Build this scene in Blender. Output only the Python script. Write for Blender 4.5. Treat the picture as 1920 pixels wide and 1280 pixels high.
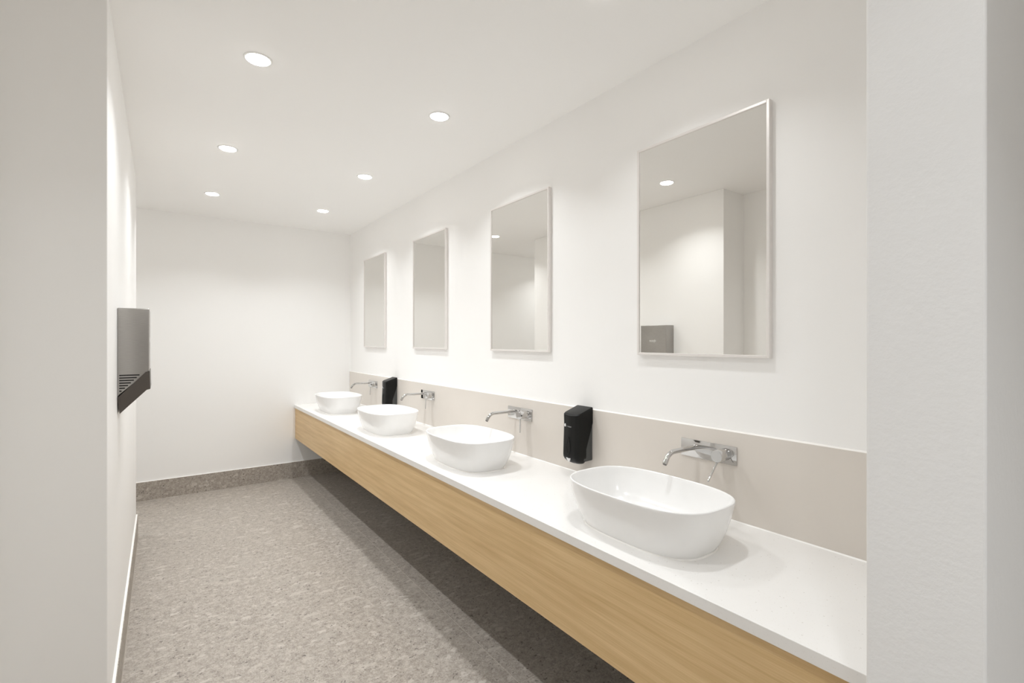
import bpy, bmesh, math
from mathutils import Vector, Matrix

for o in list(bpy.data.objects):
    bpy.data.objects.remove(o, do_unlink=True)
SC = bpy.context.scene
COL = SC.collection
PI = math.pi

# ------------------------------------------------------------------ camera
F_PX = 917.0
CAM_Z = 1.471
cam_data = bpy.data.cameras.new('camera')
cam_data.sensor_fit = 'HORIZONTAL'
cam_data.sensor_width = 36.0
cam_data.lens = F_PX / 1920.0 * 36.0
cam_data.clip_start = 0.02
cam = bpy.data.objects.new('camera', cam_data)
COL.objects.link(cam)
cam.location = (0, 0, CAM_Z)
cam.rotation_euler = (PI / 2, 0, -math.atan2(659.0, F_PX))
SC.camera = cam

# ------------------------------------------------------------------ world, exposure
w = bpy.data.worlds.new('world')
SC.world = w
w.use_nodes = True
w.node_tree.nodes['Background'].inputs[0].default_value = (0.9, 0.95, 1.0, 1)
w.node_tree.nodes['Background'].inputs[1].default_value = 0.0
SC.view_settings.view_transform = 'Standard'
SC.view_settings.look = 'None'
SC.view_settings.gamma = 1.0
SC.view_settings.exposure = 0.06
SC.view_settings.use_curve_mapping = False
SC.cycles.max_bounces = 24
SC.cycles.diffuse_bounces = 16
SC.cycles.glossy_bounces = 8

# downlight settings
LAMP_W = 5.0
NEAR_W = 3.0     # the pair next to the entrance is dimmer
LAMP_COL = (0.955, 0.983, 1.0)
SPREAD = 122.0
DOOR_FILL_W = 3.2
LOBBY_FILL_W = 13.0
FILL_COL = (0.93, 0.97, 1.0)

# ------------------------------------------------------------------ room dimensions
CEIL = 2.70
X_R = 1.780      # wall behind the basins
X_L = -0.150     # left wall with the hand dryer
X_LN = -0.450    # left wall nearer the entrance
Y_STEP = 2.20    # near end of the left wall block
Y_LEND = 4.65    # far end of the left wall block
Y_F = 5.666      # far wall
Y_E0, Y_E1 = 0.179, 0.333   # entrance wall
X_E = 1.0        # its jamb
Y_B = -2.6       # lobby end
Z_TOP = 0.790    # worktop surface


# ------------------------------------------------------------------ helpers
def obj(name, bm, mat, parent=None, smooth=None, loc=None):
    me = bpy.data.meshes.new(name)
    bmesh.ops.recalc_face_normals(bm, faces=bm.faces[:])
    bm.to_mesh(me)
    bm.free()
    o = bpy.data.objects.new(name, me)
    COL.objects.link(o)
    if mat is not None:
        me.materials.append(mat)
    if smooth is not None:
        me.shade_smooth()
        try:
            me.set_sharp_from_angle(angle=math.radians(smooth))
        except Exception:
            pass
    if parent is not None:
        o.parent = parent
    if loc is not None:
        o.location = loc
    return o


def empty(name, loc, label, cat, group=None):
    o = bpy.data.objects.new(name, None)
    COL.objects.link(o)
    o.empty_display_size = 0.05
    o.location = loc
    tag(o, label, cat, group)
    return o


def tag(o, label, cat, group=None):
    o['label'] = label
    o['category'] = cat
    if group:
        o['group'] = group
    return o


def add_box(bm, a, b, bev=0.0, seg=2):
    x0, y0, z0 = a
    x1, y1, z1 = b
    vs = [bm.verts.new((x, y, z)) for x in (x0, x1) for y in (y0, y1) for z in (z0, z1)]
    idx = [(0, 1, 3, 2), (4, 6, 7, 5), (0, 4, 5, 1), (2, 3, 7, 6), (0, 2, 6, 4), (1, 5, 7, 3)]
    fs = [bm.faces.new([vs[i] for i in f]) for f in idx]
    if bev > 0:
        es = {e for f in fs for e in f.edges}
        bmesh.ops.bevel(bm, geom=list(es), offset=bev, segments=seg, profile=0.5, affect='EDGES')


def box(a, b, bev=0.0, seg=2):
    bm = bmesh.new()
    add_box(bm, a, b, bev, seg)
    return bm


def loft(bm, rings, cap0=True, cap1=True):
    R = [[bm.verts.new(p) for p in r] for r in rings]
    n = len(R[0])
    for a, b in zip(R[:-1], R[1:]):
        for i in range(n):
            j = (i + 1) % n
            bm.faces.new((a[i], a[j], b[j], b[i]))
    if cap0:
        bm.faces.new(R[0][::-1])
    if cap1:
        bm.faces.new(R[-1])
    return R


def tube(bm, pts, rad, n=24):
    pts = [Vector(p) for p in pts]
    rads = rad if isinstance(rad, (list, tuple)) else [rad] * len(pts)
    rings = []
    up = None
    for i, p in enumerate(pts):
        t = (pts[min(i + 1, len(pts) - 1)] - pts[max(i - 1, 0)]).normalized()
        if up is None:
            up = Vector((0, 1, 0)) if abs(t.y) < 0.9 else Vector((0, 0, 1))
        u = (up - t * up.dot(t)).normalized()
        v = t.cross(u)
        rings.append([p + (u * math.cos(2 * PI * k / n) + v * math.sin(2 * PI * k / n)) * rads[i] for k in range(n)])
    loft(bm, rings)


def prism_y(bm, prof, y0, y1, bev=0.0, seg=2):
    """profile of (x, z) points extruded along y"""
    a = [bm.verts.new((x, y0, z)) for x, z in prof]
    b = [bm.verts.new((x, y1, z)) for x, z in prof]
    n = len(prof)
    fs = [bm.faces.new(a), bm.faces.new(b[::-1])]
    for i in range(n):
        j = (i + 1) % n
        fs.append(bm.faces.new((a[i], b[i], b[j], a[j])))
    if bev > 0:
        es = {e for f in fs for e in f.edges}
        bmesh.ops.bevel(bm, geom=list(es), offset=bev, segments=seg, profile=0.5, affect='EDGES')


def text_mesh(s, size, extrude=0.0004, shear=0.0):
    cu = bpy.data.curves.new('lettering', 'FONT')
    cu.body = s
    cu.size = size
    cu.extrude = extrude
    cu.shear = shear
    cu.align_x = 'CENTER'
    cu.align_y = 'CENTER'
    o = bpy.data.objects.new('lettering', cu)
    COL.objects.link(o)
    bpy.context.view_layer.update()
    dg = bpy.context.evaluated_depsgraph_get()
    me = bpy.data.meshes.new_from_object(o.evaluated_get(dg))
    bpy.data.objects.remove(o, do_unlink=True)
    return me


def copy_tree(o, parent=None):
    c = o.copy()
    COL.objects.link(c)
    if parent is not None:
        c.parent = parent
    for ch in list(o.children):
        copy_tree(ch, c)
    return c


# ------------------------------------------------------------------ materials
def new_mat(name):
    m = bpy.data.materials.new(name)
    m.use_nodes = True
    nt = m.node_tree
    return m, nt, nt.nodes['Principled BSDF']


def N(nt, t, **kw):
    n = nt.nodes.new(t)
    for k, v in kw.items():
        setattr(n, k, v)
    return n


def math_n(nt, op, a, b=None, c=None):
    n = N(nt, 'ShaderNodeMath', operation=op)
    for i, v in enumerate((a, b, c)):
        if v is None:
            continue
        if isinstance(v, (int, float)):
            n.inputs[i].default_value = v
        else:
            nt.links.new(v, n.inputs[i])
    return n.outputs[0]


def vmath(nt, op, a, b=None):
    n = N(nt, 'ShaderNodeVectorMath', operation=op)
    for i, v in enumerate((a, b)):
        if v is None:
            continue
        if isinstance(v, (tuple, list)):
            n.inputs[i].default_value = v
        else:
            nt.links.new(v, n.inputs[i])
    return n.outputs[0]


def mix(nt, fac, a, b):
    n = N(nt, 'ShaderNodeMix', data_type='RGBA')
    for sock, v in ((n.inputs[0], fac), (n.inputs[6], a), (n.inputs[7], b)):
        if isinstance(v, (int, float)):
            sock.default_value = v
        elif isinstance(v, (tuple, list)):
            sock.default_value = (*v[:3], 1)
        else:
            nt.links.new(v, sock)
    return n.outputs[2]


def noise(nt, vec, scale, detail=3, rough=0.5):
    n = N(nt, 'ShaderNodeTexNoise')
    n.inputs['Scale'].default_value = scale
    n.inputs['Detail'].default_value = detail
    n.inputs['Roughness'].default_value = rough
    nt.links.new(vec, n.inputs['Vector'])
    return n.outputs['Fac']


def ramp(nt, fac, stops):
    n = N(nt, 'ShaderNodeValToRGB')
    el = n.color_ramp.elements
    while len(el) < len(stops):
        el.new(0.5)
    for e, (p, c) in zip(el, stops):
        e.position = p
        e.color = (*c, 1) if len(c) == 3 else c
    nt.links.new(fac, n.inputs[0])
    return n.outputs[0]


def bump(nt, h, strength, dist, bsdf):
    b = N(nt, 'ShaderNodeBump')
    b.inputs['Strength'].default_value = strength
    b.inputs['Distance'].default_value = dist
    nt.links.new(h, b.inputs['Height'])
    nt.links.new(b.outputs[0], bsdf.inputs['Normal'])


def pos(nt):
    return N(nt, 'ShaderNodeTexCoord').outputs['Object']


def wall_paint(name, col, bstr=0.12, scale=90.0, rough=0.55):
    m, nt, b = new_mat(name)
    p = pos(nt)
    n1 = noise(nt, p, 1.3, 2)
    c = mix(nt, n1, [v * 0.985 for v in col], [min(1, v * 1.01) for v in col])
    nt.links.new(c, b.inputs['Base Color'])
    b.inputs['Roughness'].default_value = rough
    n2 = noise(nt, p, scale, 3, 0.55)
    n3 = noise(nt, p, scale * 0.28, 2, 0.5)
    h = math_n(nt, 'ADD', n2, math_n(nt, 'MULTIPLY', n3, 0.8))
    bump(nt, h, bstr, 0.004, b)
    return m


WALL = (0.925, 0.920, 0.910)
M_WALL = wall_paint('white_wall_paint', WALL, 0.03)
M_PIER = wall_paint('textured_wall_paint', (0.84, 0.84, 0.84), 0.17, 75.0, 0.5)
M_CEIL = wall_paint('ceiling_paint', (0.97, 0.966, 0.958), 0.02, 90.0, 0.7)


def plain(name, col, rough=0.5, metal=0.0, spec=None, coat=0.0):
    m, nt, b = new_mat(name)
    p = pos(nt)
    n1 = noise(nt, p, 14.0, 2)
    c = mix(nt, n1, [v * 0.97 for v in col], [min(1.0, v * 1.02) for v in col])
    nt.links.new(c, b.inputs['Base Color'])
    b.inputs['Roughness'].default_value = rough
    b.inputs['Metallic'].default_value = metal
    if spec is not None:
        b.inputs['Specular IOR Level'].default_value = spec
    b.inputs['Coat Weight'].default_value = coat
    return m


M_CERAMIC = plain('glazed_ceramic', (0.87, 0.868, 0.862), 0.17)
M_SEAL = plain('white_silicone', (0.90, 0.885, 0.86), 0.35)
M_CHROME = plain('chrome', (0.60, 0.595, 0.59), 0.06, 1.0)
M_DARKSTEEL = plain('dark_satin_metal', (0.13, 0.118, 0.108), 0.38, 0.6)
M_BLACK = plain('satin_black_plastic', (0.006, 0.006, 0.0055), 0.40, spec=0.22)
M_UNDERSHADE = plain('charcoal_shade_board', (0.040, 0.042, 0.041), 0.5)
M_WEDGE = plain('dark_grey_plastic', (0.062, 0.064, 0.063), 0.55)
M_PRINT = plain('pale_grey_print', (0.38, 0.38, 0.38), 0.5)
M_SLOT = plain('black_void', (0.006, 0.006, 0.006), 0.8)
M_MARK = plain('white_print', (0.80, 0.80, 0.80), 0.5)
M_FRAME = plain('champagne_aluminium', (0.84, 0.81, 0.79), 0.35, 0.5)
M_TRIM = plain('white_trim', (0.86, 0.86, 0.85), 0.4)
M_GROUT = plain('floor_grout', (0.42, 0.38, 0.33), 0.8)

M_MIRROR, nt, b = new_mat('silvered_mirror')
p = pos(nt)
c = mix(nt, noise(nt, p, 2.0, 1), (0.83, 0.82, 0.795), (0.845, 0.835, 0.81))
nt.links.new(c, b.inputs['Base Color'])
b.inputs['Metallic'].default_value = 1.0
b.inputs['Roughness'].default_value = 0.0

# brushed steel of the dryer
M_STEEL, nt, b = new_mat('brushed_stainless_steel')
p = pos(nt)
mp = vmath(nt, 'MULTIPLY', p, (40.0, 40.0, 900.0))
n1 = noise(nt, mp, 1.0, 3)
n2 = noise(nt, p, 9.0, 2)
c = mix(nt, n1, (0.36, 0.345, 0.33), (0.50, 0.485, 0.465))
c = mix(nt, math_n(nt, 'MULTIPLY', n2, 0.35), c, (0.33, 0.31, 0.29))
nt.links.new(c, b.inputs['Base Color'])
b.inputs['Metallic'].default_value = 1.0
b.inputs['Roughness'].default_value = 0.34
bump(nt, n1, 0.05, 0.0005, b)

# lamp lens
M_LENS, nt, b = new_mat('lit_lamp_diffuser')
b.inputs['Base Color'].default_value = (0.9, 0.9, 0.88, 1)
b.inputs['Emission Color'].default_value = (1.0, 0.97, 0.93, 1)
b.inputs['Emission Strength'].default_value = 22.0


# stone tiles with chips
def stone(name):
    m, nt, b = new_mat(name)
    P = N(nt, 'ShaderNodeNewGeometry').outputs['Position']
    sx = N(nt, 'ShaderNodeSeparateXYZ')
    nt.links.new(P, sx.inputs[0])
    T = 0.72
    gx = math_n(nt, 'SUBTRACT', sx.outputs[0], 1.255 - 10 * T)
    gy = math_n(nt, 'SUBTRACT', sx.outputs[1], 1.69 - 10 * T)
    ux = math_n(nt, 'DIVIDE', gx, T)
    uy = math_n(nt, 'DIVIDE', gy, T)
    ix, iy = math_n(nt, 'FLOOR', ux), math_n(nt, 'FLOOR', uy)
    cm = N(nt, 'ShaderNodeCombineXYZ')
    nt.links.new(math_n(nt, 'MULTIPLY', ix, 3.71), cm.inputs[0])
    nt.links.new(math_n(nt, 'MULTIPLY', iy, 5.13), cm.inputs[1])
    nt.links.new(math_n(nt, 'ADD', math_n(nt, 'MULTIPLY', ix, 1.7), math_n(nt, 'MULTIPLY', iy, 2.3)), cm.inputs[2])
    q = vmath(nt, 'ADD', P, cm.outputs[0])
    # warp
    wn = N(nt, 'ShaderNodeTexNoise')
    wn.inputs['Scale'].default_value = 18.0
    wn.inputs['Detail'].default_value = 3
    nt.links.new(q, wn.inputs['Vector'])
    wv = vmath(nt, 'MULTIPLY', vmath(nt, 'SUBTRACT', wn.outputs['Color'], (0.5, 0.5, 0.5)), (0.045, 0.045, 0.045))
    wn2 = N(nt, 'ShaderNodeTexNoise')
    wn2.inputs['Scale'].default_value = 75.0
    wn2.inputs['Detail'].default_value = 3
    nt.links.new(q, wn2.inputs['Vector'])
    wv2 = vmath(nt, 'MULTIPLY', vmath(nt, 'SUBTRACT', wn2.outputs['Color'], (0.5, 0.5, 0.5)), (0.022, 0.022, 0.022))
    qw = vmath(nt, 'ADD', vmath(nt, 'ADD', q, wv), wv2)
    grain = math_n(nt, 'ADD', math_n(nt, 'MULTIPLY', noise(nt, q, 38.0, 8, 0.8), 0.5),
                   math_n(nt, 'MULTIPLY', noise(nt, q, 130.0, 5, 0.8), 0.5))
    base = ramp(nt, grain,
                [(0.39, (0.175, 0.150, 0.126)), (0.50, (0.375, 0.335, 0.294)), (0.60, (0.575, 0.530, 0.480))])
    big = noise(nt, q, 3.2, 3)
    base = mix(nt, math_n(nt, 'MULTIPLY', big, 0.45), base, (0.36, 0.32, 0.28))

    def chips(col, scale, thr, rad, colour, amt, stretch=(1, 1, 1)):
        v = N(nt, 'ShaderNodeTexVoronoi')
        v.inputs['Scale'].default_value = scale
        nt.links.new(vmath(nt, 'MULTIPLY', qw, stretch), v.inputs['Vector'])
        s = N(nt, 'ShaderNodeSeparateColor')
        nt.links.new(v.outputs['Color'], s.inputs[0])
        pick = math_n(nt, 'GREATER_THAN', s.outputs[0], thr)
        r = math_n(nt, 'MULTIPLY', math_n(nt, 'ADD', s.outputs[1], 0.35), rad)
        ins = N(nt, 'ShaderNodeMapRange')
        nt.links.new(math_n(nt, 'SUBTRACT', r, v.outputs['Distance']), ins.inputs[0])
        ins.inputs[1].default_value = 0.0
        ins.inputs[2].default_value = 0.06
        f = math_n(nt, 'MULTIPLY', math_n(nt, 'MULTIPLY', pick, ins.outputs[0]), amt)
        return mix(nt, f, col, colour)

    c = chips(base, 9.0, 0.70, 0.34, (0.40, 0.365, 0.325), 0.45, (0.6, 1.2, 1))
    c = chips(c, 15.0, 0.72, 0.36, (0.52, 0.48, 0.43), 0.6, (0.55, 1.6, 1))
    c = chips(c, 24.0, 0.82, 0.36, (0.58, 0.54, 0.49), 0.6, (0.8, 1.6, 1))
    c = chips(c, 55.0, 0.74, 0.45, (0.50, 0.46, 0.415), 0.45)
    c = chips(c, 18.0, 0.86, 0.36, (0.24, 0.21, 0.18), 0.32, (0.8, 1.5, 1))
    c = chips(c, 75.0, 0.90, 0.42, (0.085, 0.072, 0.062), 0.70, (1, 1.3, 1))
    # grout
    hw = 0.0016 / T
    fx = math_n(nt, 'ABSOLUTE', math_n(nt, 'SUBTRACT', math_n(nt, 'FRACT', math_n(nt, 'ADD', ux, 0.5)), 0.5))
    fy = math_n(nt, 'ABSOLUTE', math_n(nt, 'SUBTRACT', math_n(nt, 'FRACT', math_n(nt, 'ADD', uy, 0.5)), 0.5))
    g = math_n(nt, 'MAXIMUM', math_n(nt, 'LESS_THAN', fx, hw * 0.8), math_n(nt, 'LESS_THAN', fy, hw * 0.6))
    c = mix(nt, math_n(nt, 'MULTIPLY', g, 0.55), c, (0.42, 0.375, 0.315))
    # the joints nearer the vanity are drawn paler
    right = math_n(nt, 'GREATER_THAN', sx.outputs[0], 1.20)
    c = mix(nt, math_n(nt, 'MULTIPLY', math_n(nt, 'MULTIPLY', g, right), 0.75), c, (0.60, 0.56, 0.50))
    nt.links.new(c, b.inputs['Base Color'])
    b.inputs['Roughness'].default_value = 0.42
    b.inputs['Specular IOR Level'].default_value = 0.45
    return m


M_STONE = stone('terrazzo_stone_tile')


def quartz(name, col, speck, rough, amt=0.5):
    m, nt, b = new_mat(name)
    p = pos(nt)
    c = mix(nt, noise(nt, p, 5.0, 3), [v * 0.97 for v in col], [min(1, v * 1.02) for v in col])
    for sc, thr, cc in ((230.0, 0.86, speck), (110.0, 0.93, [v * 0.8 for v in speck])):
        v = N(nt, 'ShaderNodeTexVoronoi')
        v.inputs['Scale'].default_value = sc
        nt.links.new(p, v.inputs['Vector'])
        s = N(nt, 'ShaderNodeSeparateColor')
        nt.links.new(v.outputs['Color'], s.inputs[0])
        f = math_n(nt, 'MULTIPLY', math_n(nt, 'GREATER_THAN', s.outputs[0], thr),
                   math_n(nt, 'LESS_THAN', v.outputs['Distance'], 0.22))
        c = mix(nt, math_n(nt, 'MULTIPLY', f, amt), c, cc)
    nt.links.new(c, b.inputs['Base Color'])
    b.inputs['Roughness'].default_value = rough
    return m


M_TOP = quartz('white_quartz', (0.86, 0.85, 0.835), (0.62, 0.58, 0.52), 0.22, 0.4)
M_SPLASH = quartz('beige_speckled_quartz', (0.70, 0.655, 0.605), (0.50, 0.45, 0.40), 0.30, 0.35)

# oak
M_OAK, nt, b = new_mat('pale_oak_veneer')
p = pos(nt)
st = vmath(nt, 'MULTIPLY', p, (6.0, 1.1, 16.0))
n_big = noise(nt, st, 1.6, 4, 0.55)
fine = noise(nt, vmath(nt, 'MULTIPLY', p, (60.0, 4.0, 260.0)), 1.0, 4, 0.6)
wv = N(nt, 'ShaderNodeTexWave', wave_type='BANDS', bands_direction='Z')
wv.inputs['Scale'].default_value = 0.55
wv.inputs['Distortion'].default_value = 9.0
wv.inputs['Detail'].default_value = 3.0
wv.inputs['Detail Scale'].default_value = 1.2
nt.links.new(vmath(nt, 'MULTIPLY', p, (8.0, 0.9, 15.0)), wv.inputs['Vector'])
g = math_n(nt, 'ADD', math_n(nt, 'MULTIPLY', n_big, 0.45),
           math_n(nt, 'ADD', math_n(nt, 'MULTIPLY', fine, 0.47), math_n(nt, 'MULTIPLY', wv.outputs['Fac'], 0.08)))
c = ramp(nt, g, [(0.32, (0.55, 0.368, 0.170)), (0.50, (0.66, 0.462, 0.235)), (0.66, (0.75, 0.550, 0.305))])
nt.links.new(c, b.inputs['Base Color'])
b.inputs['Roughness'].default_value = 0.42
bump(nt, fine, 0.06, 0.001, b)


# ------------------------------------------------------------------ room shell
def structure(name, bm, mat, parent=None):
    o = obj(name, bm, mat, parent)
    if parent is None:
        o['kind'] = 'structure'
    return o


structure('floor', box((-2.5, Y_B - 0.2, -0.1), (2.5, Y_F + 0.2, 0.0)), M_STONE)
structure('ceiling', box((-2.5, Y_B - 0.2, CEIL), (2.5, Y_F + 0.2, CEIL + 0.1)), M_CEIL)
structure('wall_far', box((-2.5, Y_F, 0.0), (2.3, Y_F + 0.15, CEIL)), M_WALL)
structure('wall_right', box((X_R, Y_E1, 0.0), (X_R + 0.15, Y_F, CEIL)), M_WALL)
structure('wall_left', box((-2.30, Y_STEP, 0.0), (X_L, Y_LEND, CEIL), 0.002, 1), M_WALL)
structure('wall_left_near', box((X_LN - 0.15, Y_B, 0.0), (X_LN, Y_STEP, CEIL)), M_WALL)
structure('wall_passage_end', box((-2.45, Y_LEND, 0.0), (-2.30, Y_F, CEIL)), M_WALL)
structure('wall_entrance', box((X_E, Y_E0, 0.0), (2.30, Y_E1, CEIL), 0.004, 3), M_PIER)
structure('wall_lobby_right', box((2.30, Y_B, 0.0), (2.45, Y_E1, CEIL)), M_WALL)
structure('wall_lobby_back', box((X_LN - 0.15, Y_B - 0.15, 0.0), (2.45, Y_B, CEIL)), M_WALL)

SK = 0.165
ST = 0.012


def skirting(name, a, b, bead_a, bead_b, gr_a, gr_b):
    o = structure(name, box(a, b, 0.001, 1), M_STONE)
    if bead_a:
        obj('sealant_bead', box(bead_a, bead_b, 0.001, 1), M_SEAL, o)
    if gr_a:
        obj('grout_line', box(gr_a, gr_b), M_GROUT, o)
    return o


skirting('baseboard_left', (X_L, Y_STEP, 0), (X_L + ST, Y_LEND, SK),
         (X_L, Y_STEP, SK), (X_L + ST * 0.8, Y_LEND, SK + 0.003),
         (X_L + ST, Y_STEP, 0), (X_L + ST + 0.003, Y_LEND, 0.0012))
skirting('baseboard_far', (-2.30, Y_F - ST, 0), (X_R, Y_F, SK + 0.006),
         (-2.30, Y_F - ST * 0.8, SK + 0.006), (X_R, Y_F, SK + 0.009),
         (-2.30, Y_F - ST - 0.003, 0), (X_R, Y_F - ST, 0.0012))
skirting('baseboard_right', (X_R - ST, Y_E1, 0), (X_R, Y_F - ST, SK), None, None, None, None)
skirting('baseboard_left_near', (X_LN, Y_B, 0), (X_LN + ST, Y_STEP, SK),
         (X_LN, Y_B, SK), (X_LN + ST * 0.8, Y_STEP, SK + 0.003), None, None)

# ------------------------------------------------------------------ vanity: oak unit, worktop, splashback
VX = 1.183
VZ0, VZ1 = 0.424, Z_TOP - 0.033
van = empty('vanity_cabinet', (1.48, 3.0, VZ0),
            'long floating pale oak vanity unit running under the white worktop along the right wall', 'cabinet')


def rel(o, root):
    """keep a part built in room coordinates where it is when parented to a root"""
    o.parent = root
    o.matrix_parent_inverse = Matrix.Translation(root.location).inverted()
    return o


SEAM = 1.522
rel(obj('front_panel', box((VX, SEAM + 0.0001, VZ0), (VX + 0.018, Y_F - 0.001, VZ1)), M_OAK), van)
rel(obj('front_panel', box((VX, Y_E1 + 0.001, VZ0), (VX + 0.018, SEAM - 0.0001, VZ1)), M_OAK), van)
rel(obj('carcass', box((VX + 0.018, Y_E1 + 0.001, VZ0 + 0.02), (X_R - 0.001, Y_F - 0.001, VZ1 - 0.001)), M_UNDERSHADE), van)  # unseen carcass coloured dark to deepen the shade beneath the vanity

wt = tag(obj('worktop', box((1.170, Y_E1 + 0.001, Z_TOP - 0.033), (X_R - 0.0005, Y_F - 0.001, Z_TOP), 0.0015, 2), M_TOP),
         'long white speckled stone worktop carrying the four basins', 'worktop')
SPX = X_R - 0.012
sp = tag(obj('backsplash', box((SPX, Y_E1 + 0.001, Z_TOP), (X_R - 0.0005, Y_F - 0.001, 1.127), 0.001, 1), M_SPLASH),
         'long beige stone splashback standing on the worktop behind the taps', 'splashback')
bm = bmesh.new()
prism_y(bm, [(SPX + 0.001, 1.127), (X_R - 0.0005, 1.127), (X_R - 0.0005, 1.1315), (SPX + 0.004, 1.129)], Y_E1 + 0.001, Y_F - 0.001)
o = obj('sealant_bead', bm, M_SEAL, sp)
o['label'] = 'white sealant along the top edge'
bm = bmesh.new()
prism_y(bm, [(SPX, Z_TOP), (SPX, Z_TOP + 0.004), (SPX - 0.004, Z_TOP)], Y_E1 + 0.001, Y_F - 0.001)
obj('sealant_bead', bm, M_SEAL, sp)


# ------------------------------------------------------------------ basins
def sell(a, b, n, z, k=96):
    r = []
    for i in range(k):
        t = 2 * PI * i / k
        ct, stt = math.cos(t), math.sin(t)
        r.append((a * math.copysign(abs(ct) ** (2 / n), ct), b * math.copysign(abs(stt) ** (2 / n), stt), z))
    return r


def make_basin():
    t = empty('vessel_basin', (1.41, 1.142, Z_TOP), '', 'basin', 'white vessel basins on the worktop')
    A, B, H = 0.190, 0.296, 0.165
    # outer profile: (height fraction, inset in metres)
    prof = [(0.012, 0.052), (0.03, 0.049), (0.08, 0.0445), (0.16, 0.0375), (0.28, 0.029), (0.42, 0.021), (0.56, 0.0145),
            (0.70, 0.009), (0.84, 0.0045), (0.93, 0.002), (0.975, 0.0008), (0.993, 0.0016), (1.0, 0.0038),
            (0.994, 0.0062), (0.975, 0.0078), (0.90, 0.0110), (0.78, 0.0165), (0.62, 0.026), (0.46, 0.038),
            (0.32, 0.054), (0.22, 0.076), (0.16, 0.104), (0.135, 0.130), (0.13, 0.150), (0.128, 0.166)]
    rings = []
    for h, ins in prof:
        n = 2.95 if ins < 0.06 else 2.95 - (ins - 0.06) * 6
        if ins > 0.12:
            s = (0.190 - ins) / (0.190 - 0.12)
            a = (A - 0.12) * s
            bb = (B - 0.12) * s + a * 0 
            bb = max(a, (B - 0.12) * s * (0.6 + 0.4 * s))
        else:
            a, bb = A - ins, B - ins * 1.08
        rings.append(sell(a, bb, max(n, 2.1), H * h))
    bm = bmesh.new()
    loft(bm, rings)
    obj('bowl', bm, M_CERAMIC, t, smooth=50)
    # sealant bead round the foot
    bm = bmesh.new()
    a0, b0 = A - 0.052, B - 0.052 * 1.08
    loft(bm, [sell(a0 + 0.0065, b0 + 0.0065, 2.95, 0.0), sell(a0 + 0.0045, b0 + 0.0045, 2.95, 0.0035),
              sell(a0 + 0.002, b0 + 0.002, 2.95, 0.0055), sell(a0 - 0.004, b0 - 0.004, 2.95, 0.002)], True, True)
    obj('sealant_bead', bm, M_SEAL, t, smooth=60)
    # waste
    bm = bmesh.new()
    zb = H * 0.128
    loft(bm, [sell(0.031, 0.031, 2, zb - 0.002, 40), sell(0.031, 0.031, 2, zb + 0.003, 40), sell(0.028, 0.028, 2, zb + 0.006, 40),
              sell(0.010, 0.010, 2, zb + 0.008, 40)])
    obj('drain_cover', bm, M_CHROME, t, smooth=40)
    return t


basin_spots = [(1.410, 1.142, 'nearest and largest-looking white vessel basin, closest to the camera'),
               (1.412, 2.383, 'second white vessel basin from the camera, left of the nearer black soap dispenser'),
               (1.408, 3.592, 'third white vessel basin from the camera, in front of the far black soap dispenser'),
               (1.412, 4.870, 'farthest white vessel basin, beside the far wall')]
basin = make_basin()
for i, (x, y, lab) in enumerate(basin_spots):
    o = basin if i == 0 else copy_tree(basin)
    o.location = (x, y, Z_TOP)
    o['label'] = lab


# ------------------------------------------------------------------ wall-mounted taps
def make_tap(turned_out):
    t = empty('wall_faucet', (SPX - 0.0005, 1.124, 1.036), '', 'faucet', 'chrome wall taps above the basins')
    obj('wall_plate', box((-0.004, -0.121, -0.0355), (0, 0.121, 0.0355), 0.0008, 2), M_CHROME, t, smooth=30)
    # spout, in the far half of the plate
    ys, zs = 0.048, 0.009
    pts = [(-0.004, ys, zs), (-0.03, ys, zs), (-0.10, ys, zs), (-0.155, ys, zs)]
    R = 0.052
    cx, cz = -0.155, zs - R
    for k in range(1, 9):
        a = math.radians(58) * k / 8
        pts.append((cx - R * math.sin(a), ys, cz + R * math.cos(a)))
    a = math.radians(58)
    e = Vector(pts[-1])
    d = Vector((-math.cos(a), 0, -math.sin(a)))
    pts.append(tuple(e + d * 0.020))
    bm = bmesh.new()
    tube(bm, pts, 0.0095, 32)
    s = obj('spout', bm, M_CHROME, t, smooth=40)
    bm = bmesh.new()
    e2 = e + d * 0.0195
    tube(bm, [tuple(e2), tuple(e2 + d * 0.0030)], 0.0072, 24)
    obj('aerator', bm, M_DARKSTEEL, s, smooth=40)
    # mixer body
    yh = -0.079
    bm = bmesh.new()
    tube(bm, [(-0.004, yh, 0.003), (-0.034, yh, 0.003), (-0.035, yh, 0.003)], [0.0225, 0.0225, 0.0215], 40)
    obj('mixer_body', bm, M_CHROME, t, smooth=40)
    bm = bmesh.new()
    tube(bm, [(-0.036, yh, 0.003), (-0.037, yh, 0.003), (-0.070, yh, 0.003), (-0.072, yh, 0.003)], [0.022, 0.0235, 0.0235, 0.022], 40)
    kn = obj('handle', bm, M_CHROME, t, smooth=40)
    bm = bmesh.new()
    if turned_out:
        lv = [(-0.060, yh, -0.016), (-0.084, yh, -0.039), (-0.124, yh, -0.081), (-0.126, yh, -0.083)]
    else:
        lv = [(-0.058, yh, -0.016), (-0.058, yh, -0.050), (-0.059, yh, -0.097), (-0.0588, yh, -0.099)]
    tube(bm, lv, [0.0038, 0.0038, 0.0036, 0.0026], 16)
    obj('lever', bm, M_CHROME, kn, smooth=60)
    return t


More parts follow.
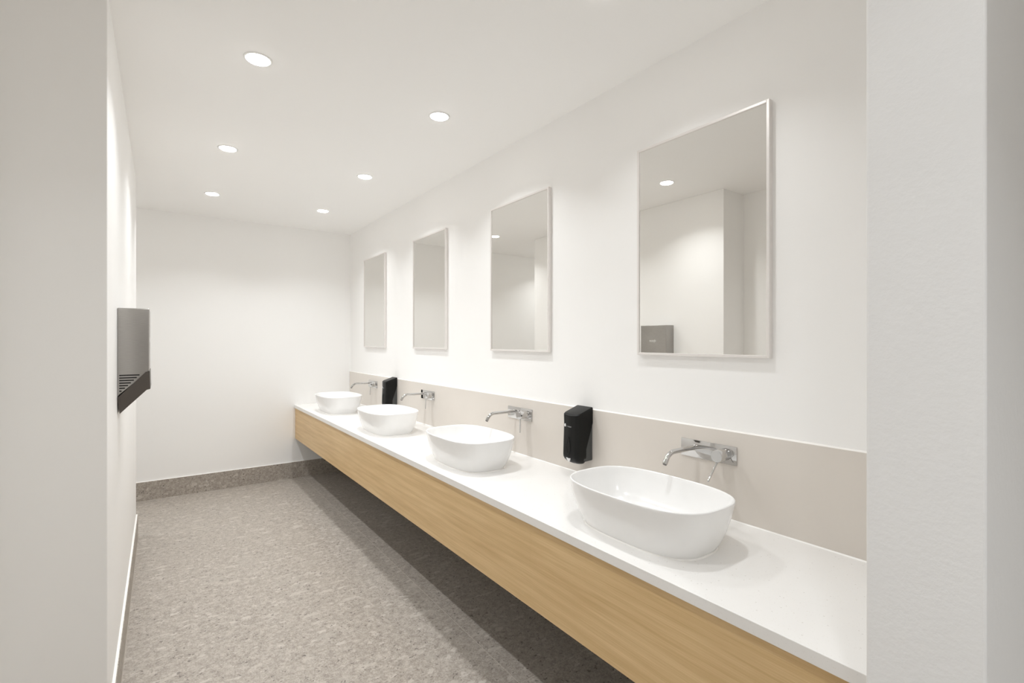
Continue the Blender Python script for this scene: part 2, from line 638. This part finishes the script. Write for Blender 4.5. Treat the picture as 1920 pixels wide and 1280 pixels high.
tap_spots = [(1.124, 'nearest chrome wall tap, its spout reaching over the nearest basin'),
             (2.376, 'second chrome wall tap from the camera, left of the nearer soap dispenser'),
             (3.632, 'third chrome wall tap from the camera, just right of the far black soap dispenser'),
             (4.895, 'farthest chrome wall tap, left of the far black soap dispenser')]
tap_a, tap = make_tap(True), make_tap(False)
for i, (y, lab) in enumerate(tap_spots):
    o = (tap_a, tap)[i] if i < 2 else copy_tree(tap)
    o.location = (SPX - 0.0005, y, 1.036)
    o['label'] = lab


# ------------------------------------------------------------------ soap dispensers
def make_dispenser():
    t = empty('soap_dispenser', (SPX - 0.001, 1.8175, 0.857), '', 'soap dispenser', 'black soap dispensers on the splashback')
    HW, DEP, HT = 0.0565, 0.112, 0.284
    bm = bmesh.new()
    prism_y(bm, [(0, 0.016), (-0.050, 0.014), (-0.064, 0.022), (-0.066, 0.10), (-0.060, 0.262), (0, 0.276)],
            -HW + 0.0015, HW - 0.0015, 0.006, 3)
    obj('housing', bm, M_WEDGE, t, smooth=40)

    def ring(z, hw, dep, back, r, slope):
        pts = []
        pts.append((-back, -hw))
        k = 8
        for i in range(k + 1):
            a = (PI / 2) * i / k
            pts.append((-(dep - r + r * math.sin(a)), -(hw - r + r * math.cos(a))))
        bow = 0.0035
        for i in range(1, 8):
            u = i / 8
            pts.append((-(dep + bow * math.sin(PI * u)), -(hw - r) + 2 * (hw - r) * u))
        for i in range(k + 1):
            a = (PI / 2) * (1 - i / k)
            pts.append((-(dep - r + r * math.sin(a)), (hw - r + r * math.cos(a))))
        pts.append((-back, hw))
        return [(x, y, z + slope * (-x)) for x, y in pts]

    def back(z):   # the cover's rear edge sweeps forward towards the bottom
        u = max(0.0, min(1.0, 1.1 * (0.205 - z) / 0.14))
        return 0.001 + 0.045 * u

    rings = [ring(0.285, HW - 0.008, DEP - 0.018, 0.006, 0.018, -0.33),
             ring(0.284, HW - 0.003, DEP - 0.010, 0.002, 0.020, -0.33),
             ring(0.279, HW, DEP - 0.006, 0.001, 0.022, -0.32),
             ring(0.262, HW, DEP - 0.006, 0.001, 0.022, -0.28)]
    for z in (0.205, 0.19, 0.175, 0.155, 0.135, 0.115, 0.095, 0.075, 0.058, 0.045):
        rings.append(ring(z, HW, DEP - 0.006 + 0.006 * (0.205 - z) / 0.16, back(z), 0.024, -0.1 * max(0, (z - 0.12) / 0.085)))
    for z, di, wi in ((0.034, 0.002, 0.001), (0.023, 0.007, 0.003), (0.013, 0.016, 0.008), (0.006, 0.027, 0.014),
                      (0.002, 0.038, 0.021), (0.0, 0.050, 0.030)):
        rings.append(ring(z, HW - wi, DEP - di, 0.046 + min(0.01, di * 0.1), 0.022, 0))
    bm = bmesh.new()
    loft(bm, rings)
    cv = obj('cover', bm, M_BLACK, t, smooth=35)
    # level window: a tall drop in slight relief
    bm = bmesh.new()
    n = 36
    out = []
    for rr, dx in ((1.0, 0.0), (0.93, 0.0012), (0.80, 0.0012), (0.72, -0.0002)):
        rg = []
        for i in range(n):
            a = 2 * PI * i / n
            w_ = 0.0145 * math.sin(a)
            z_ = 0.047 * math.cos(a)
            w_ *= 1.0 - 0.35 * max(0, math.cos(a))
            rg.append((-(DEP + 0.0026 + dx), w_ * rr, 0.092 + z_ * rr))
        out.append(rg)
    loft(bm, out, True, True)
    obj('level_window', bm, M_BLACK, cv, smooth=50)
    # white drop and lettering
    bm = bmesh.new()
    rg0, rg1 = [], []
    for i in range(20):
        a = 2 * PI * i / 20
        yy = 0.030 + 0.0048 * math.sin(a)
        zz = 0.192 + (0.0095 if math.cos(a) > 0 else 0.0065) * math.cos(a)
        rg0.append((-(DEP - 0.0043), yy, zz))
        rg1.append((-(DEP - 0.0017), yy, zz))
    loft(bm, [rg0, rg1])
    o = obj('emblem', bm, M_MARK, cv)
    o['label'] = 'small white drop mark'
    me = text_mesh('r-vssan', 0.012, 0.0002)
    me.materials.append(M_PRINT)
    tx = bpy.data.objects.new('lettering', me)
    COL.objects.link(tx)
    tx.parent = cv
    tx.rotation_euler = (PI / 2, 0, -PI / 2)
    tx.location = (-(DEP - 0.0005), -0.001, 0.190)
    tx['label'] = 'tiny white lettering'
    # white shield mark near the bottom
    bm = bmesh.new()
    tri = [(0.014, 0.034), (0.0, 0.0315), (-0.014, 0.034), (-0.010, 0.025), (0.0, 0.0125), (0.010, 0.025)]
    loft(bm, [[(-(DEP - 0.006) - (z - 0.012) * 0.33, y, z) for y, z in tri],
              [(-(DEP + 0.0008) - (z - 0.012) * 0.22, y, z) for y, z in tri]])
    o = obj('emblem', bm, M_MARK, cv)
    o['label'] = 'white shield mark'
    return t


disp = make_dispenser()
disp['label'] = 'nearer black soap dispenser on the splashback, between the two nearest basins'
d2 = copy_tree(disp)
d2.location = (SPX - 0.001, 4.322, 0.857)
d2['label'] = 'farther black soap dispenser, partly hidden behind the rim of the third basin'


# ------------------------------------------------------------------ mirrors
def make_mirror():
    t = empty('wall_mirror', (X_R, 1.176, 1.411), '', 'mirror', 'framed mirrors above the basins')
    W2, Hh, D, fw = 0.2975, 0.925, 0.022, 0.0105
    bm = bmesh.new()
    add_box(bm, (-D, -W2, 0), (0, -W2 + fw, Hh), 0.001, 1)
    add_box(bm, (-D, W2 - fw, 0), (0, W2, Hh), 0.001, 1)
    add_box(bm, (-D, -W2 + fw, 0), (0, W2 - fw, fw), 0.001, 1)
    add_box(bm, (-D, -W2 + fw, Hh - fw), (0, W2 - fw, Hh), 0.001, 1)
    obj('frame', bm, M_FRAME, t)
    obj('mirror_glass', box((-D + 0.005, -W2 + fw, fw), (-0.002, W2 - fw, Hh - fw)), M_MIRROR, t)
    return t


mir_spots = [(1.176, 0.597, 'largest-looking mirror, nearest the camera, reflecting the steel hand dryer'),
             (2.395, 0.585, 'second mirror from the camera, above the second basin'),
             (3.611, 0.590, 'third mirror from the camera, between the second and the farthest mirror'),
             (4.860, 0.597, 'farthest and smallest-looking mirror, beside the far wall')]
mirr = make_mirror()
for i, (y, wd, lab) in enumerate(mir_spots):
    o = mirr if i == 0 else copy_tree(mirr)
    o.location = (X_R, y, 1.411)
    o['label'] = lab

# ------------------------------------------------------------------ hand dryer
DY, DW = 2.670, 0.275
dry = empty('hand_dryer', (X_L, DY, 1.161), 'brushed steel hand dryer with side vents fixed to the left wall', 'hand dryer')
z0 = 1.161
bm = bmesh.new()
prism_y(bm, [(0, 1.615 - z0), (0, 1.232 - z0), (0.0984, 1.338 - z0), (0.110, 1.340 - z0), (0.110, 1.615 - z0)],
        0, DW, 0.004, 3)
body = obj('body', bm, M_STEEL, dry, smooth=35)
slots = [(1.326, -0.0735), (1.315, -0.083), (1.304, -0.093), (1.2930, -0.103), (1.282, -0.113), (1.271, -0.123), (1.259, -0.1345)]
for yy0, yy1 in ((-0.0006, 0.002), (DW - 0.002, DW + 0.0006)):
    bm = bmesh.new()
    for z, xe in slots:
        x0, x1 = 0.0065, xe - X_L
        hh = 0.0026
        prof = []
        for k in range(9):
            a = PI / 2 + PI * k / 8
            prof.append((x0 + hh + hh * math.cos(a), z - z0 + hh * math.sin(a)))
        for k in range(9):
            a = -PI / 2 + PI * k / 8
            prof.append((max(x1, x0 + 2.2 * hh) - hh + hh * math.cos(a), z - z0 + hh * math.sin(a)))
        prism_y(bm, prof, yy0, yy1)
    obj('vent_slots', bm, M_SLOT, body)
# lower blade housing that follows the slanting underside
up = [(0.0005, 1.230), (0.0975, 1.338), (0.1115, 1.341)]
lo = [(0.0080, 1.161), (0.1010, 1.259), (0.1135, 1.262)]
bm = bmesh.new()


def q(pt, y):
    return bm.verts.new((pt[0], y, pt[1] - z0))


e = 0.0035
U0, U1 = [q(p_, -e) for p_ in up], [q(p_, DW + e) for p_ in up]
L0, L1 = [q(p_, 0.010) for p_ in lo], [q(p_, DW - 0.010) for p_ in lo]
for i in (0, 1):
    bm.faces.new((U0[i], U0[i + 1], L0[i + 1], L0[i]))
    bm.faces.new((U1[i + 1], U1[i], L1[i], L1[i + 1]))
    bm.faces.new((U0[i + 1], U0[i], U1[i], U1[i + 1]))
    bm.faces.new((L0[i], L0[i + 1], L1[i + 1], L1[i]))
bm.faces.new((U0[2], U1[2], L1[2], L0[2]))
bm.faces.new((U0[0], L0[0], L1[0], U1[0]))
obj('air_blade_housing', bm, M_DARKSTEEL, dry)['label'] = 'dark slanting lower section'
me = text_mesh('dyson', 0.030, 0.0005)
me.materials.append(M_MARK)
tx = bpy.data.objects.new('lettering', me)
COL.objects.link(tx)
tx.parent = body
tx.rotation_euler = (PI / 2, 0, PI / 2)
tx.location = (0.1103, 0.142, 1.478 - z0)


# ------------------------------------------------------------------ downlights
def make_downlight(watts, colour):
    t = empty('ceiling_downlight', (0, 0, CEIL), '', 'ceiling light', 'recessed round downlights')
    bm = bmesh.new()
    prof = [(0.0575, 0.0), (0.0570, -0.002), (0.0545, -0.0035), (0.0485, -0.0035), (0.0470, -0.001), (0.0465, 0.0)]
    loft(bm, [sell(r, r, 2, z, 48) for r, z in prof], False, False)
    obj('trim_ring', bm, M_TRIM, t, smooth=50)
    bm = bmesh.new()
    loft(bm, [sell(0.0470, 0.0470, 2, 0.0, 48), sell(0.0462, 0.0462, 2, -0.0045, 48), sell(0.0440, 0.0440, 2, -0.0065, 48)], False, True)
    obj('diffuser', bm, M_LENS, t)
    ld = bpy.data.lights.new('lamp', 'AREA')
    ld.shape = 'DISK'
    ld.size = 0.088
    ld.energy = watts
    ld.color = colour
    ld.spread = math.radians(SPREAD)
    lo_ = bpy.data.objects.new('lamp', ld)
    COL.objects.link(lo_)
    lo_.parent = t
    lo_.location = (0, 0, -0.0070)
    return t


dl = make_downlight(LAMP_W, LAMP_COL)
dl_spots = [(0.345, 2.375, 'largest-looking downlight, nearest of the left row on the ceiling'),
            (1.236, 2.400, 'nearest downlight of the right row, above the mirrors side'),
            (0.348, 3.584, 'middle downlight of the left row'),
            (1.237, 3.600, 'middle downlight of the right row'),
            (0.350, 4.760, 'farthest downlight of the left row, close to the far wall'),
            (1.240, 4.772, 'farthest downlight of the right row, close to the far corner'),
            (-1.10, 5.150, 'unseen fill downlight added in the side passage beyond the left wall')]  # last one is an unseen lamp put in to brighten the passage
for i, (x, y, lab) in enumerate(dl_spots):
    o = dl if i == 0 else copy_tree(dl)
    o.location = (x, y, CEIL)
    o['label'] = lab
nearl = make_downlight(NEAR_W, LAMP_COL)
for i, (x, y, lab) in enumerate([(0.345, 1.180, 'downlight above the entrance end of the room, in the left row'),
                                 (1.236, 1.190, 'downlight above the nearest basin, in the right row')]):
    o = nearl if i == 0 else copy_tree(nearl)
    o.location = (x, y, CEIL)
    o['label'] = lab
lob = make_downlight(DOOR_FILL_W, FILL_COL)
lob.location = (0.345, -0.03, CEIL)  # unseen lamp added above the camera to light the jamb
lob['label'] = 'unseen fill downlight added in the entrance doorway, in line with the left row'
lob2 = make_downlight(LOBBY_FILL_W, FILL_COL)
lob2.location = (0.345, -1.23, CEIL)  # unseen lamp added behind the camera to lift the left return
lob2['label'] = 'unseen fill downlight added in the entrance lobby behind the doorway'
